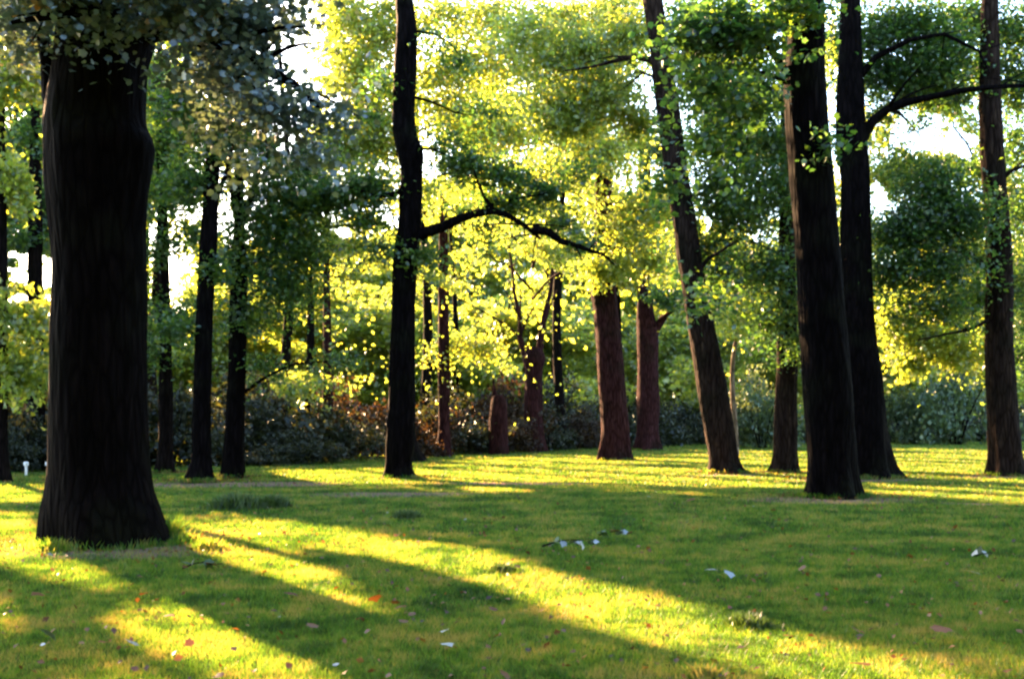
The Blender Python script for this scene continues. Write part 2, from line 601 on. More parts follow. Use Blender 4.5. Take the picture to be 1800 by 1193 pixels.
class Tree:
    def __init__(self, name, label, prof, base_py=None, Y=None, bark='bark', seed=1, top_z=None, flare=.85, group=None,
                 sides=32, lump=.07, step=.16):
        self.Y = Y or F * CAMZ / (prof[0][0] - HOR)
        part, self.axis, self.rad = trunk_parts(prof, self.Y, seed, top_z=top_z, flare=flare, sides=sides, lump=lump, step=step)
        b = self.axis(0)
        b[2] = 0
        self.base = b
        self.root = empty(name, b)
        tag(self.root, label, 'tree', group)
        me = to_mesh('trunk', [part])
        shift_mesh(me, b)
        self.bark = M[bark]
        link('trunk', me, self.bark, self.root)
        self.seed = seed
        self.leafpts = []
        self.nb = 0

    def branch(self, a, b, r0, twigs=4, sag=.1, path=None):
        self.nb += 1
        me = branch_mesh(a, b, r0, self.seed * 100 + self.nb, twigs, self.base, sag=sag, path=path)
        return link('branch', me, self.bark, self.root)

    def spray(self, px, py, rpx, rpy, n, Y=None, size=None, up=.8, shape='kite', attach=None, depth=None, br=True, fan=None,
              keep=False, r0=None, shell=.55):
        """a leafy bough whose middle shows at px, py"""
        Y = Y or self.Y
        c = P(px, py, Y)
        rx, rz = rpx / F * Y, rpy / F * Y
        size = (size or 0.17) * DENS_S
        n = int(n * DENS)
        fan = fan or min(.5, max(.18, .32 * rz + .1))
        pts = clump(c, (rx, depth or max(rx * .6, .8), rz), n, sub=20, fan=fan, shell=shell, soft=True)
        if keep != True:
            pts = thin(pts, balls=(keep != 'balls'))
        self.leafpts.append((pts, size, up, shape))
        if br and (keep == True or not in_sun_path(c)):
            h = c[2] - abs(c[0] - self.base[0]) * .25 - .2 if attach is None else CAMZ + (HOR - attach) / F * self.Y
            h = max(1.5, h)
            a = self.axis(h)
            self.branch(a, c, r0 or min(.09, .03 + .012 * np.linalg.norm(c - a)), twigs=5)

    def finish(self, mat='leaf_dark'):
        if self.leafpts:
            if mat == 'leaf_gold':
                self.leafpts = [(p_, s_, .3, sh_) for p_, s_, u_, sh_ in self.leafpts]
            me = crown_mesh(self.leafpts, self.base)
            link('crown', me, M[mat], self.root)


#================================================================== GROUND
BARE = [(1460, 880, 21.5, 2.6, 1.6), (400, 850, 27.5, 4.2, 1.8), (690, 868, 23.5, 2.6, 1.2), (190, 965, 12.8, 1.9, 1.2),
        (1500, 845, 29.5, 2.6, 1.2), (1775, 838, 31, 2.4, 1.4), (900, 850, 27.3, 3.0, 0.9), (1275, 835, 32.5, 1.5, .9),
        (1710, 884, 20.5, 1.0, .5)]


def gz(x, y):
    return 0.0


def build_ground():
    xs = np.concatenate([np.linspace(-400, -32, 12), np.linspace(-30, 50, 81), np.linspace(52, 400, 12)])
    ys = np.concatenate([np.linspace(-120, 2, 10), np.linspace(3, 100, 98), np.linspace(104, 500, 16)])
    X, Yg = np.meshgrid(xs, ys)
    Z = 0.014 * np.sin(X * 1.3 + 1) * np.sin(Yg * 1.1) + 0.02 * np.sin(X * .37 + Yg * .29)
    V = np.stack([X, Yg, Z - .02], -1).reshape(-1, 3)
    nx = len(xs)
    i, j = np.meshgrid(np.arange(len(ys) - 1), np.arange(nx - 1), indexing='ij')
    a = (i * nx + j).ravel()
    T = np.stack([a, a + 1, a + nx + 1, a + nx], 1)
    me = make_mesh('ground', V, T, smooth=True)
    o = link('ground', me, ground_material())
    tag(o, kind='structure')


build_ground()


def build_grass():
    parts_V = []
    r = np.random.default_rng(3)
    for (y0, y1, n, w, h) in ((4.8, 9, 190000, .0055, .050), (9, 15, 190000, .008, .055), (15, 26, 160000, .014, .06),
                              (26, 48, 120000, .026, .065), (48, 100, 90000, .05, .075)):
        y = y0 + (y1 - y0) * r.random(n)
        x = (r.random(n) * 2 - 1) * (.50 * y + 1.5)
        # two blades in three belong to random tufts
        nt_ = n // 14
        ty = y0 + (y1 - y0) * r.random(nt_)
        tx = (r.random(nt_) * 2 - 1) * (.50 * ty + 1.5)
        ti = r.integers(0, nt_, n)
        th = r.random(nt_)
        hsh = th[ti]
        into = r.random(n) < .62
        rad_ = w * 5 * (.5 + hsh)
        x = np.where(into, tx[ti] + r.normal(size=n) * rad_, x)
        y = np.where(into, ty[ti] + r.normal(size=n) * rad_, y)
        # worn spots carry few blades
        keep = np.ones(n, bool)
        for (px, py, Y, rx, ry) in BARE:
            q = P(px, py, Y)
            d = np.sqrt(((x - q[0]) / rx) ** 2 + ((y - q[1]) / ry) ** 2)
            keep &= r.random(n) > .8 * np.clip(1.25 - d, 0, 1)
        low = .5 + .5 * np.sin(x * 1.9 + 2 * np.sin(y * .8)) * np.sin(y * 1.4 + x * .6)
        x, y, low, hh = x[keep], y[keep], low[keep], hsh[keep]
        m = len(x)
        H = h * (.45 + .5 * r.random(m) + .5 * hh * low)
        a = r.random(m) * math.pi * 2
        lean = r.normal(size=(m, 2)) * .55
        dx, dy = np.cos(a) * w * .5, np.sin(a) * w * .5
        z0 = 0.014 * np.sin(x * 1.3 + 1) * np.sin(y * 1.1) + 0.02 * np.sin(x * .37 + y * .29) - .03
        v = np.stack([np.stack([x - dx, y - dy, z0], 1), np.stack([x + dx, y + dy, z0], 1),
                      np.stack([x + lean[:, 0] * H, y + lean[:, 1] * H, z0 + .01 + H], 1)], 1)
        parts_V.append(v.reshape(-1, 3))
    V = np.concatenate(parts_V)
    T = np.arange(len(V)).reshape(-1, 3)
    me = make_mesh('grass', V, T)
    o = link('grass', me, M['grass'])
    tag(o, 'mown green grass covering the park lawn', 'grass', kind='stuff')


build_grass()

#================================================================== LIT VOLUMES (sun reaches these)
for (px, py, Y, rad, ch) in [
        (1225, 760, 33.5, .8, .9), (1215, 700, 33.5, .8, .9), (1205, 620, 33.5, .7, .8), (1245, 815, 33.5, .8, .9), (1160, 240, 33.5, .5, .7),
        (1360, 780, 33.5, .7, .9), (1360, 700, 33.5, .7, .9), (1365, 620, 33.5, .7, .9),
        (1738, 790, 31.5, .7, .9), (1735, 720, 31.5, .7, .9), (1733, 640, 31.5, .6, .9), (1722, 210, 31.5, .7, .6),
        (860, 470, 50, 6, .85), (800, 60, 46, 7, .85), (980, 110, 44, 6.5, .85), (660, 120, 45, 5, .8), (880, 260, 46, 5, .8), (800, 150, 50, 6.5, .75), (610, 530, 46, 5, .8), (1040, 150, 40, 5, .75), (1000, 560, 62, 5, .7), (680, 250, 50, 5, .7), (1180, 300, 60, 5, .6), (1640, 590, 40, 3, .8), (960, 520, 50, 2.6, .8), (1060, 150, 36, 2.4, .8), (990, 120, 36, 2.0, .8), (820, 430, 50, 2.5, .7),
        (610, 560, 48, 3.4, .8), (640, 480, 48, 2.8, .8), (560, 620, 46, 2.2, .7), (1640, 590, 36, 1.8, .8), (1590, 560, 36, 1.2, .8),
        (760, 60, 45, 3.0, .7), (1000, 600, 60, 3.0, .6), (80, 130, 20, .8, .8), (120, 80, 12.5, .3, .9),
        (330, 130, 13, .5, .8), (430, 30, 13, .5, .8)]:
    LITBALL.append((P(px, py, Y), rad, ch))

STRONG += [(P(1040, 165, 35.6), 2.6, .5), (P(960, 90, 35.6), 2.0, .4), (P(1640, 600, 40), 2.5, .7)]
#================================================================== NAMED TREES
# 1 the great trunk at the left
t = Tree('oak_tree', 'massive black oak trunk with flared foot, nearest tree at the left of the lawn',
         [(965, 84, 308), (930, 85, 294), (900, 85, 284), (860, 89, 270), (820, 91, 262), (720, 92, 257), (600, 93, 255), (450, 96, 254), (400, 91, 253),
          (335, 86, 258), (293, 85, 264), (247, 84, 266), (226, 83, 256), (167, 90, 252), (110, 100, 256), (75, 104, 266), (0, 104, 272), (-60, 104, 276), (-200, 110, 270)],
         Y=13.6, seed=3, bark='bark_black', sides=72, step=.05, flare=.4, top_z=15, lump=.035)
t.branch(None, None, .25, twigs=0, path=[P(150, 280, 13.6), P(112, 215, 13.6), P(94, 165, 13.7), P(88, 110, 13.8), P(70, 50, 13.9), P(50, -40, 14)])
t.branch(None, None, .16, twigs=5, path=[P(235, 60, 13.6), P(300, 50, 13.3), P(380, 80, 13.0), P(450, 110, 12.8), P(520, 150, 12.7), P(560, 190, 12.6)])
t.branch(None, None, .12, twigs=4, path=[P(180, 30, 13), P(200, 20, 12.6), P(150, 20, 12.2), P(80, 30, 12), P(20, 40, 12)])
t.branch(None, None, .028, twigs=6, path=branch_path(P(260, 70, 12.9), P(340, 20, 12.7), n=7, seed=0, sag=.03))
t.branch(None, None, .028, twigs=6, path=branch_path(P(330, 60, 12.9), P(400, 150, 12.7), n=7, seed=1, sag=.03))
t.branch(None, None, .028, twigs=6, path=branch_path(P(400, 95, 12.9), P(440, 190, 12.7), n=7, seed=2, sag=.03))
t.branch(None, None, .028, twigs=6, path=branch_path(P(450, 110, 12.9), P(500, 60, 12.7), n=7, seed=3, sag=.03))
t.branch(None, None, .028, twigs=6, path=branch_path(P(500, 140, 12.9), P(545, 240, 12.7), n=7, seed=4, sag=.03))
t.branch(None, None, .028, twigs=6, path=branch_path(P(380, 80, 12.9), P(330, 140, 12.7), n=7, seed=5, sag=.03))
t.branch(None, None, .028, twigs=6, path=branch_path(P(200, 20, 12.9), P(140, 50, 12.7), n=7, seed=6, sag=.03))
t.branch(None, None, .028, twigs=6, path=branch_path(P(90, 20, 12.9), P(50, 80, 12.7), n=7, seed=7, sag=.03))
t.branch(None, None, .028, twigs=6, path=branch_path(P(440, 110, 12.9), P(470, 280, 12.7), n=7, seed=8, sag=.03))
for (px, py, rx, ry, n, Y) in [(120, -12, 130, 30, 420, 12.3), (150, 30, 60, 22, 70, 12.3), (330, 30, 80, 44, 260, 12.7),
                               (425, 45, 75, 55, 330, 12.9), (420, 130, 60, 40, 170, 12.8), (490, 205, 70, 40, 190, 12.7),
                               (570, 200, 36, 26, 50, 12.6), (40, 30, 70, 45, 170, 13.4), (60, 110, 50, 30, 60, 14), (550, 265, 30, 26, 36, 12.7),
                               (380, 220, 46, 26, 50, 12.9), (450, 290, 30, 30, 30, 12.8), (300, -25, 200, 30, 400, 12.4),
                               (350, 120, 50, 30, 90, 12.7), (480, 0, 60, 40, 90, 13.2)]:
    t.spray(px, py, rx, ry, int(n * 1.7), Y=Y, size=.098, shape='lobe', br=False, depth=.9, fan=.2, keep=True)
t.finish('leaf_near')

# gold leaves catching the sun on the same tree are a second oak's low spray behind it
t = Tree('oak_tree', 'dark trunk at the very left edge of the photo, behind the great oak',
         [(832, -14, 18), (800, -10, 14), (650, -8, 14), (450, -8, 12), (200, -6, 8)], Y=28.6, seed=5, top_z=16)
for a in [(20, 150, 90, 90, 900), (30, 330, 80, 90, 900), (40, 560, 60, 60, 600), (-60, 400, 80, 150, 1200), (60, 70, 70, 60, 500), (-80, 100, 120, 120, 1500), (30, 655, 50, 50, 420)]:
    t.spray(*a, size=.2)
t.finish('leaf_gold')

t = Tree('oak_tree', 'stout dark trunk between the photo left edge and the great oak',
         [(834, 40, 86), (800, 45, 80), (700, 46, 78), (600, 48, 76), (400, 50, 74)], Y=37, seed=6, top_z=15)
for a in [(55, 250, 60, 70, 600), (70, 640, 40, 40, 350), (40, 420, 60, 34, 260), (80, 130, 60, 80, 500)]:
    t.spray(*a, size=.2)
t.finish('leaf_dark')

t = Tree('maple_tree', 'slim dark trunk just right of the great oak, first of three close together',
         [(831, 272, 309), (800, 277, 305), (700, 279, 304), (640, 280, 302), (500, 277, 298), (300, 275, 292)], Y=33.5, seed=7, top_z=15)
for a in [(300, 560, 60, 45, 800), (300, 330, 70, 60, 900), (310, 240, 60, 50, 700), (285, 440, 40, 40, 350), (340, 410, 50, 20, 150), (250, 150, 100, 80, 700), (270, 620, 30, 30, 140)]:
    t.spray(*a, size=.17)
t.finish('leaf_dark')

t = Tree('maple_tree', 'dark slender trunk on a wide cone-shaped foot, middle of three close together',
         [(847, 318, 382), (832, 328, 374), (810, 335, 372), (760, 338, 371), (650, 341, 372), (550, 345, 374), (450, 350, 380), (350, 357, 384), (250, 364, 387), (150, 368, 388), (0, 372, 390)],
         Y=28.5, seed=8, bark='bark_black', top_z=16, flare=.5)
t.branch(None, None, .09, twigs=3, path=[P(375, 360, 28.5), P(400, 300, 28.3), P(410, 250, 28), P(405, 190, 28)])
for a in [(390, 250, 60, 50, 600), (330, 320, 50, 50, 450), (380, 470, 36, 30, 200), (420, 180, 70, 60, 800), (330, 180, 60, 60, 600), (380, 70, 90, 60, 600), (310, 575, 50, 26, 200)]:
    t.spray(*a, size=.16)
t.finish('leaf_dark')

t = Tree('maple_tree', 'straight dark trunk with leafy sides, rightmost of three close together',
         [(838, 390, 431), (800, 393, 430), (650, 401, 432), (500, 405, 434), (400, 410, 430), (320, 412, 428)], Y=30.6, seed=9, bark='bark_black', top_z=14)
t.branch(None, None, .15, twigs=3, path=[P(420, 400, 30.6), P(440, 350, 30.6), P(455, 300, 30.5), P(462, 240, 30.4), P(470, 160, 30.2)])
t.branch(None, None, .10, twigs=3, path=[P(415, 380, 30.6), P(405, 320, 30.5), P(395, 270, 30.4), P(392, 220, 30)])
for a in [(480, 400, 80, 60, 1300), (500, 500, 60, 60, 900), (530, 440, 60, 36, 420), (470, 260, 60, 60, 700), (560, 350, 50, 40, 460), (430, 560, 40, 36, 260),
          (500, 340, 70, 40, 700), (420, 460, 40, 60, 300), (520, 270, 60, 40, 400), (600, 640, 36, 26, 200), (470, 640, 34, 30, 150)]:
    t.spray(*a, size=.16)
t.finish('leaf_dark')

# central slim tree with the arched limb
t = Tree('maple_tree', 'slim wavy dark trunk left of centre with one long arched limb',
         [(842, 678, 737), (825, 680, 726), (780, 680, 730), (700, 683, 730), (600, 686, 730), (520, 689, 731), (450, 692, 735), (400, 699, 740), (340, 702, 742), (300, 705, 743),
          (268, 697, 744), (235, 691, 733), (190, 690, 729), (150, 692, 731), (100, 693, 733), (50, 697, 733), (0, 695, 726), (-60, 698, 724)],
         Y=30, seed=11, bark='bark_black', top_z=17, sides=40, lump=.06, step=.08)
t.branch(None, None, .20, twigs=8, path=[P(712, 420, 30), P(745, 411, 30), P(775, 400, 29.9), P(805, 386, 29.8), P(835, 376, 29.7), P(868, 371, 29.6), P(895, 380, 29.5), P(920, 395, 29.4), P(943, 413, 29.4), P(950, 420, 29.4)])
t.branch(None, None, .14, twigs=3, path=[P(935, 402, 29.4), P(965, 408, 29.4), P(985, 424, 29.4), P(1010, 430, 29.3), P(1035, 440, 29.2), P(1060, 447, 29.1), P(1080, 465, 29)])
t.branch(None, None, .07, twigs=2, path=[P(870, 372, 29.6), P(850, 345, 29.5), P(838, 315, 29.3), P(830, 290, 29.1)])
t.branch(None, None, .10, twigs=3, path=[P(712, 330, 30), P(690, 342, 29.8), P(660, 345, 29.6), P(620, 330, 29.4), P(580, 325, 29.2)])
t.branch(None, None, .05, twigs=3, path=[P(725, 170, 30), P(760, 180, 29.8), P(800, 198, 29.6), P(840, 205, 29.4)])
t.branch(None, None, .05, twigs=3, path=[P(730, 55, 30), P(765, 60, 29.8), P(790, 75, 29.6), P(810, 100, 29.4)])
t.branch(None, None, .05, twigs=3, path=[P(730, 262, 30), P(760, 262, 29.8), P(790, 275, 29.6), P(830, 285, 29.4)])
for a in [(640, 330, 70, 34, 900), (590, 345, 50, 24, 450), (640, 390, 50, 22, 260), (820, 290, 70, 26, 620), (890, 310, 60, 30, 560), (960, 340, 50, 22, 330), (890, 350, 50, 18, 240), (735, 450, 46, 26, 300),
          (980, 395, 40, 20, 160), (800, 372, 34, 12, 60), (900, 368, 40, 14, 110), (1020, 432, 40, 16, 110), (850, 395, 30, 12, 40), (670, 440, 40, 22, 140), (850, 195, 50, 28, 160), (800, 250, 50, 24, 180), (680, 150, 40, 30, 120), (1010, 300, 50, 24, 180), (775, 75, 40, 24, 90), (800, 110, 36, 20, 70), (640, 200, 40, 20, 80)]:
    t.spray(*a, size=.155, br=False)
t.finish('leaf_dark')

t = Tree('maple_tree', 'trunk showing only its right foot behind the slim wavy trunk',
         [(808, 690, 752), (795, 696, 742), (760, 700, 730), (600, 702, 726), (300, 704, 724)], Y=45, seed=12, top_z=17)
for a in [(740, 40, 90, 60, 1050), (640, 60, 50, 60, 1000), (670, 160, 50, 50, 900), (760, 130, 60, 50, 1000), (830, 110, 70, 60, 1100), (820, 210, 60, 50, 900), (650, 250, 50, 40, 700), (580, 240, 40, 50, 500), (600, 10, 50, 50, 700), (850, 30, 80, 60, 909), (780, 190, 80, 50, 770), (610, 260, 60, 50, 700), (590, 150, 40, 60, 500), (640, 520, 60, 40, 700), (780, 520, 60, 50, 600), (660, 220, 90, 70, 1300), (620, 90, 70, 60, 900), (800, 120, 90, 90, 1300), (600, 610, 50, 30, 420), (680, 330, 80, 50, 500)]:
    t.spray(*a, size=.2, keep='balls')
for a in [(610, 25, 45, 45, 420), (665, 70, 45, 50, 520), (625, 120, 45, 40, 380), (690, 15, 50, 40, 380), (570, 90, 24, 50, 110), (780, 20, 50, 30, 260), (745, 330, 24, 40, 120)]:
    t.spray(*a, Y=43, size=.2, keep=True)
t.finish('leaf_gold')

t = Tree('young_tree', 'thin brown trunk before the undergrowth, left of the broken stump',
         [(802, 764, 796), (780, 768, 793), (650, 770, 791), (560, 770, 789), (400, 772, 787)], Y=50, bark='bark_red', seed=13, top_z=15)
for a in [(790, 590, 60, 50, 700), (760, 420, 70, 60, 800), (850, 610, 40, 30, 300), (800, 320, 90, 60, 1000), (870, 220, 80, 60, 700)]:
    t.spray(*a, size=.2)
t.finish('leaf_gold')

# broken stump
t = Tree('tree_stump', 'broken brown stump with a short snag on top, before the undergrowth',
         [(798, 857, 895), (780, 859, 893), (730, 860, 892), (705, 863, 890), (694, 866, 884)], Y=54, bark='bark_red', seed=14, flare=.3)
t.root['category'] = 'stump'
t.branch(None, None, .17, twigs=0, path=[P(869, 704, 54), P(869, 690, 54), P(868, 676, 54), P(867, 664, 54)])

t = Tree('maple_tree', 'dark trunk forking low under bright gold leaves at the centre',
         [(792, 917, 962), (770, 920, 957), (700, 921, 955), (650, 922, 954), (625, 918, 958), (610, 922, 950)], Y=60, bark='bark_red', seed=15, flare=.4)
t.branch(None, None, .24, twigs=6, path=[P(930, 640, 60), P(920, 615, 60), P(913, 590, 60), P(914, 560, 60), P(905, 520, 60), P(900, 470, 60), P(890, 400, 60)])
t.branch(None, None, .28, twigs=6, path=[P(942, 645, 60), P(948, 615, 60), P(952, 585, 60), P(958, 550, 60), P(968, 510, 60), P(975, 440, 60), P(985, 380, 60)])
for a in [(880, 470, 70, 50, 1500), (950, 510, 60, 50, 1100), (920, 560, 40, 30, 450), (830, 450, 60, 40, 800), (950, 430, 60, 40, 800), (1000, 560, 50, 50, 600), (860, 400, 60, 30, 500), (1040, 470, 36, 30, 500),
          (915, 585, 30, 40, 420), (958, 575, 34, 44, 480), (935, 610, 24, 16, 120), (900, 640, 30, 24, 160), (980, 660, 40, 30, 260), (900, 300, 90, 60, 1100), (1000, 290, 80, 60, 1000)]:
    t.spray(a[0], a[1], a[2], a[3], int(a[4] * 1.3), size=.2, Y=54)
t.finish('leaf_gold')

t = Tree('oak_tree', 'reddish brown thick trunk at the centre, cut off by gold leaves above',
         [(808, 1053, 1113), (795, 1056, 1109), (740, 1057, 1105), (700, 1054, 1101), (650, 1050, 1097), (600, 1047, 1092), (550, 1043, 1087), (510, 1038, 1084), (480, 1042, 1084), (400, 1046, 1080), (250, 1045, 1070)],
         Y=45, bark='bark_red', seed=16, top_z=17)
for a in [(1060, 470, 40, 26, 600), (1150, 360, 70, 50, 900), (1100, 400, 60, 40, 600), (1050, 260, 90, 60, 1100), (1140, 460, 50, 30, 400), (1000, 200, 80, 60, 800), (900, 100, 90, 70, 979), (980, 40, 90, 60, 979), (1080, 20, 80, 60, 1000), (880, 230, 80, 50, 900), (960, 330, 70, 50, 700)]:
    t.spray(*a, size=.2, Y=44, keep='balls')
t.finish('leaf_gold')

t = Tree('oak_tree', 'brown trunk with a stub fork on its right, behind the reddish trunk',
         [(791, 1113, 1168), (775, 1118, 1162), (700, 1119, 1160), (640, 1121, 1157), (600, 1119, 1158), (570, 1119, 1154), (540, 1120, 1148), (500, 1120, 1144), (400, 1122, 1144), (250, 1124, 1142)],
         Y=62, bark='bark_red', seed=17, top_z=20)
t.branch(None, None, .4, twigs=2, path=[P(1142, 600, 62), P(1152, 578, 62), P(1165, 560, 61.8), P(1172, 553, 61.5), P(1185, 545, 61)])
for a in [(1170, 530, 50, 30, 500), (1130, 430, 50, 30, 500), (1190, 620, 30, 40, 260), (1160, 260, 80, 60, 900)]:
    t.spray(*a, size=.24, Y=60)
t.finish('leaf_dark')

# leaning trunk
t = Tree('oak_tree', 'dark trunk leaning left as it rises, with a thin sunlit left edge',
         [(831, 1243, 1316), (815, 1246, 1302), (760, 1238, 1292), (700, 1228, 1281), (650, 1221, 1271), (600, 1213, 1262), (550, 1205, 1250), (500, 1198, 1241), (450, 1190, 1233), (400, 1184, 1225), (350, 1176, 1217),
          (300, 1168, 1209), (250, 1162, 1202), (200, 1155, 1196), (150, 1148, 1188), (100, 1144, 1181), (50, 1137, 1172), (0, 1130, 1165), (-60, 1122, 1155)],
         Y=33.5, seed=18, bark='bark_sunlit', top_z=18, sides=40, step=.1, lump=.05)
t.branch(None, None, .13, twigs=4, path=[P(1165, 120, 33.5), P(1140, 105, 33.5), P(1115, 100, 33.5), P(1080, 108, 33.6), P(1040, 118, 33.8), P(990, 125, 34)])
t.branch(None, None, .06, twigs=3, path=[P(1160, 140, 33.5), P(1130, 128, 33.2), P(1110, 145, 33), P(1090, 160, 32.8)])
t.branch(None, None, .10, twigs=3, path=[P(1225, 480, 33.5), P(1245, 455, 33.2), P(1270, 440, 33), P(1300, 420, 32.8)])
for a in [(1060, 160, 80, 50, 1050), (980, 190, 60, 40, 700), (1100, 60, 60, 50, 700), (1020, 90, 70, 40, 700), (960, 110, 50, 60, 500), (1120, 220, 40, 30, 300), (930, 60, 60, 50, 500), (1070, 200, 50, 22, 500), (1000, 220, 50, 20, 400)]:
    t.spray(*a, size=.18, Y=35.6, br=False)
t.finish('leaf_gold')

t = Tree('young_tree', 'thin pale stem bending upward just behind the leaning trunk',
         [(800, 1290, 1300), (750, 1287, 1297), (700, 1284, 1293), (640, 1284, 1292), (600, 1290, 1297), (560, 1296, 1303), (480, 1304, 1310)], Y=52, bark='bark_pale', seed=19, top_z=11, sides=12)
for a in [(1310, 540, 50, 60, 900), (1280, 600, 40, 40, 400), (1330, 470, 50, 50, 600), (1300, 660, 40, 40, 260)]:
    t.spray(*a, size=.22, Y=51)
t.finish('leaf_gold')

t = Tree('oak_tree', 'dark trunk with a broad sunlit left side, between the leaning trunk and twin trunks',
         [(831, 1354, 1405), (815, 1358, 1403), (750, 1361, 1402), (700, 1363, 1401), (640, 1366, 1402), (580, 1366, 1400), (500, 1368, 1398), (400, 1370, 1396), (200, 1372, 1392)], Y=33.5, seed=20, bark='bark_sunlit', top_z=16)
for a in [(1300, 250, 90, 70, 1700), (1290, 370, 80, 60, 1300), (1340, 470, 60, 50, 800), (1400, 620, 26, 30, 220), (1330, 150, 60, 60, 900), (1360, 560, 40, 40, 330), (1250, 130, 70, 70, 1000), (1270, 480, 50, 36, 400),
          (1350, 330, 50, 60, 900), (1230, 40, 60, 60, 900), (1300, 60, 70, 60, 900), (1260, 330, 60, 60, 800), (1290, 180, 80, 50, 900), (1360, 250, 50, 60, 600), (1240, 430, 40, 50, 500), (1430, 540, 30, 60, 200)]:
    t.spray(*a, size=.17, Y=35.2 if a[0] < 1310 else 32.5)
t.finish('leaf_dark')

# two big trunks at the right
t = Tree('oak_tree', 'largest black trunk on the right, foot on worn earth, nearer of two overlapping',
         [(876, 1412, 1524), (860, 1418, 1514), (830, 1421, 1507), (780, 1420, 1503), (700, 1413, 1498), (620, 1409, 1492), (540, 1404, 1483), (460, 1400, 1477), (400, 1396, 1472), (300, 1388, 1463), (200, 1381, 1455),
          (120, 1380, 1450), (60, 1386, 1449), (0, 1390, 1448), (-60, 1392, 1446), (-160, 1396, 1440)], Y=22.3, seed=21, bark='bark_black', top_z=16, sides=56, step=.07, lump=.04)
t.branch(None, None, .10, twigs=4, path=[P(1395, 150, 22.3), P(1370, 110, 22.2), P(1350, 85, 22.1), P(1325, 60, 22), P(1300, 20, 22), P(1290, -20, 21.8)])
t.branch(None, None, .05, twigs=3, path=[P(1390, 150, 22.3), P(1350, 130, 22.1), P(1320, 122, 22), P(1290, 125, 21.8)])
t.branch(None, None, .05, twigs=3, path=[P(1345, 78, 22.1), P(1310, 52, 22), P(1260, 48, 21.8), P(1210, 52, 21.6)])
for a in [(1420, 15, 60, 22, 130), (1300, 60, 90, 50, 700), (1220, 60, 60, 50, 420), (1462, 250, 24, 40, 50), (1240, 150, 60, 50, 300), (1250, 250, 34, 60, 220), (1170, 325, 36, 20, 90), (1310, 190, 50, 30, 170), (1370, 0, 60, 36, 200),
          (1235, 520, 30, 30, 90)]:
    t.spray(*a, size=.145, Y=21.6, shape='lobe', keep=True, br=False, fan=.24)
t.finish('leaf_dark')

t = Tree('oak_tree', 'black trunk on a wide flared foot behind the largest right trunk, limb reaching right',
         [(839, 1440, 1582), (825, 1450, 1568), (800, 1455, 1562), (750, 1462, 1557), (700, 1468, 1553), (650, 1472, 1549), (600, 1476, 1540), (500, 1481, 1533), (400, 1478, 1530), (300, 1478, 1528), (250, 1470, 1523), (200, 1470, 1520), (100, 1474, 1515), (0, 1478, 1512)],
         Y=30.6, seed=22, bark='bark_black', top_z=17, sides=44, step=.1, lump=.05)
t.branch(None, None, .19, twigs=8, path=[P(1500, 270, 30.6), P(1520, 235, 30.5), P(1535, 212, 30.4), P(1560, 192, 30.3), P(1600, 178, 30.1), P(1650, 168, 29.9), P(1700, 158, 29.7), P(1760, 152, 29.4), P(1820, 150, 29.2), P(1880, 140, 29)])
t.branch(None, None, .12, twigs=4, path=[P(1500, 150, 30.6), P(1540, 100, 30.3), P(1600, 70, 30), P(1660, 60, 29.8), P(1720, 90, 29.6), P(1740, 130, 29.5)])
for a in [(1560, 130, 60, 40, 900), (1640, 115, 70, 45, 1200), (1650, 150, 70, 20, 300), (1720, 120, 60, 40, 600), (1780, 60, 60, 60, 900), (1560, 60, 70, 50, 700), (1660, 80, 80, 50, 700), (1790, 140, 50, 40, 500), (1600, 40, 90, 40, 1000), (1700, 30, 80, 40, 900), (1550, 200, 30, 24, 160), (1600, 160, 60, 16, 240), (1500, 60, 40, 60, 400),
          (1580, 280, 30, 16, 120), (1680, 175, 50, 14, 120), (1620, 215, 50, 14, 60)]:
    t.spray(*a, size=.155, Y=33.5 if a[0] > 1690 else 31.8, keep=True, br=False)
t.finish('leaf_dark')

t = Tree('oak_tree', 'dark trunk at the right edge of the photo with a bright sunlit left side',
         [(836, 1738, 1806), (820, 1741, 1799), (760, 1738, 1791), (700, 1735, 1786), (640, 1733, 1782), (580, 1733, 1779), (500, 1735, 1779), (420, 1734, 1776), (300, 1726, 1766), (200, 1722, 1760), (100, 1724, 1756), (0, 1726, 1754)],
         Y=31.5, seed=23, bark='bark_sunlit', top_z=17, sides=40, step=.1)
t.branch(None, None, .10, twigs=4, path=[P(1745, 330, 31.5), P(1775, 302, 31.3), P(1810, 288, 31), P(1850, 280, 31)])
t.branch(None, None, .10, twigs=5, path=[P(1745, 480, 31.5), P(1710, 450, 31.2), P(1670, 425, 31), P(1620, 415, 30.8), P(1580, 420, 30.5)])
t.branch(None, None, .07, twigs=4, path=[P(1745, 560, 31.5), P(1700, 580, 31), P(1650, 590, 30.8), P(1600, 600, 30.5)])
for a in [(1640, 320, 60, 40, 650), (1600, 400, 60, 50, 1300), (1660, 360, 60, 50, 800), (1690, 390, 50, 60, 900), (1640, 470, 80, 40, 1100), (1570, 480, 40, 40, 400), (1720, 300, 40, 40, 350), (1790, 380, 40, 60, 500), (1720, 520, 40, 40, 420), (1790, 250, 40, 50, 350),
          (1790, 500, 30, 60, 500), (1800, 160, 50, 60, 600), (1790, 620, 30, 40, 300), (1660, 540, 60, 30, 300), (1600, 540, 60, 24, 260)]:
    t.spray(*a, size=.16, Y=33.2 if a[0] > 1700 else 31, br=False)
t.finish('leaf_dark')

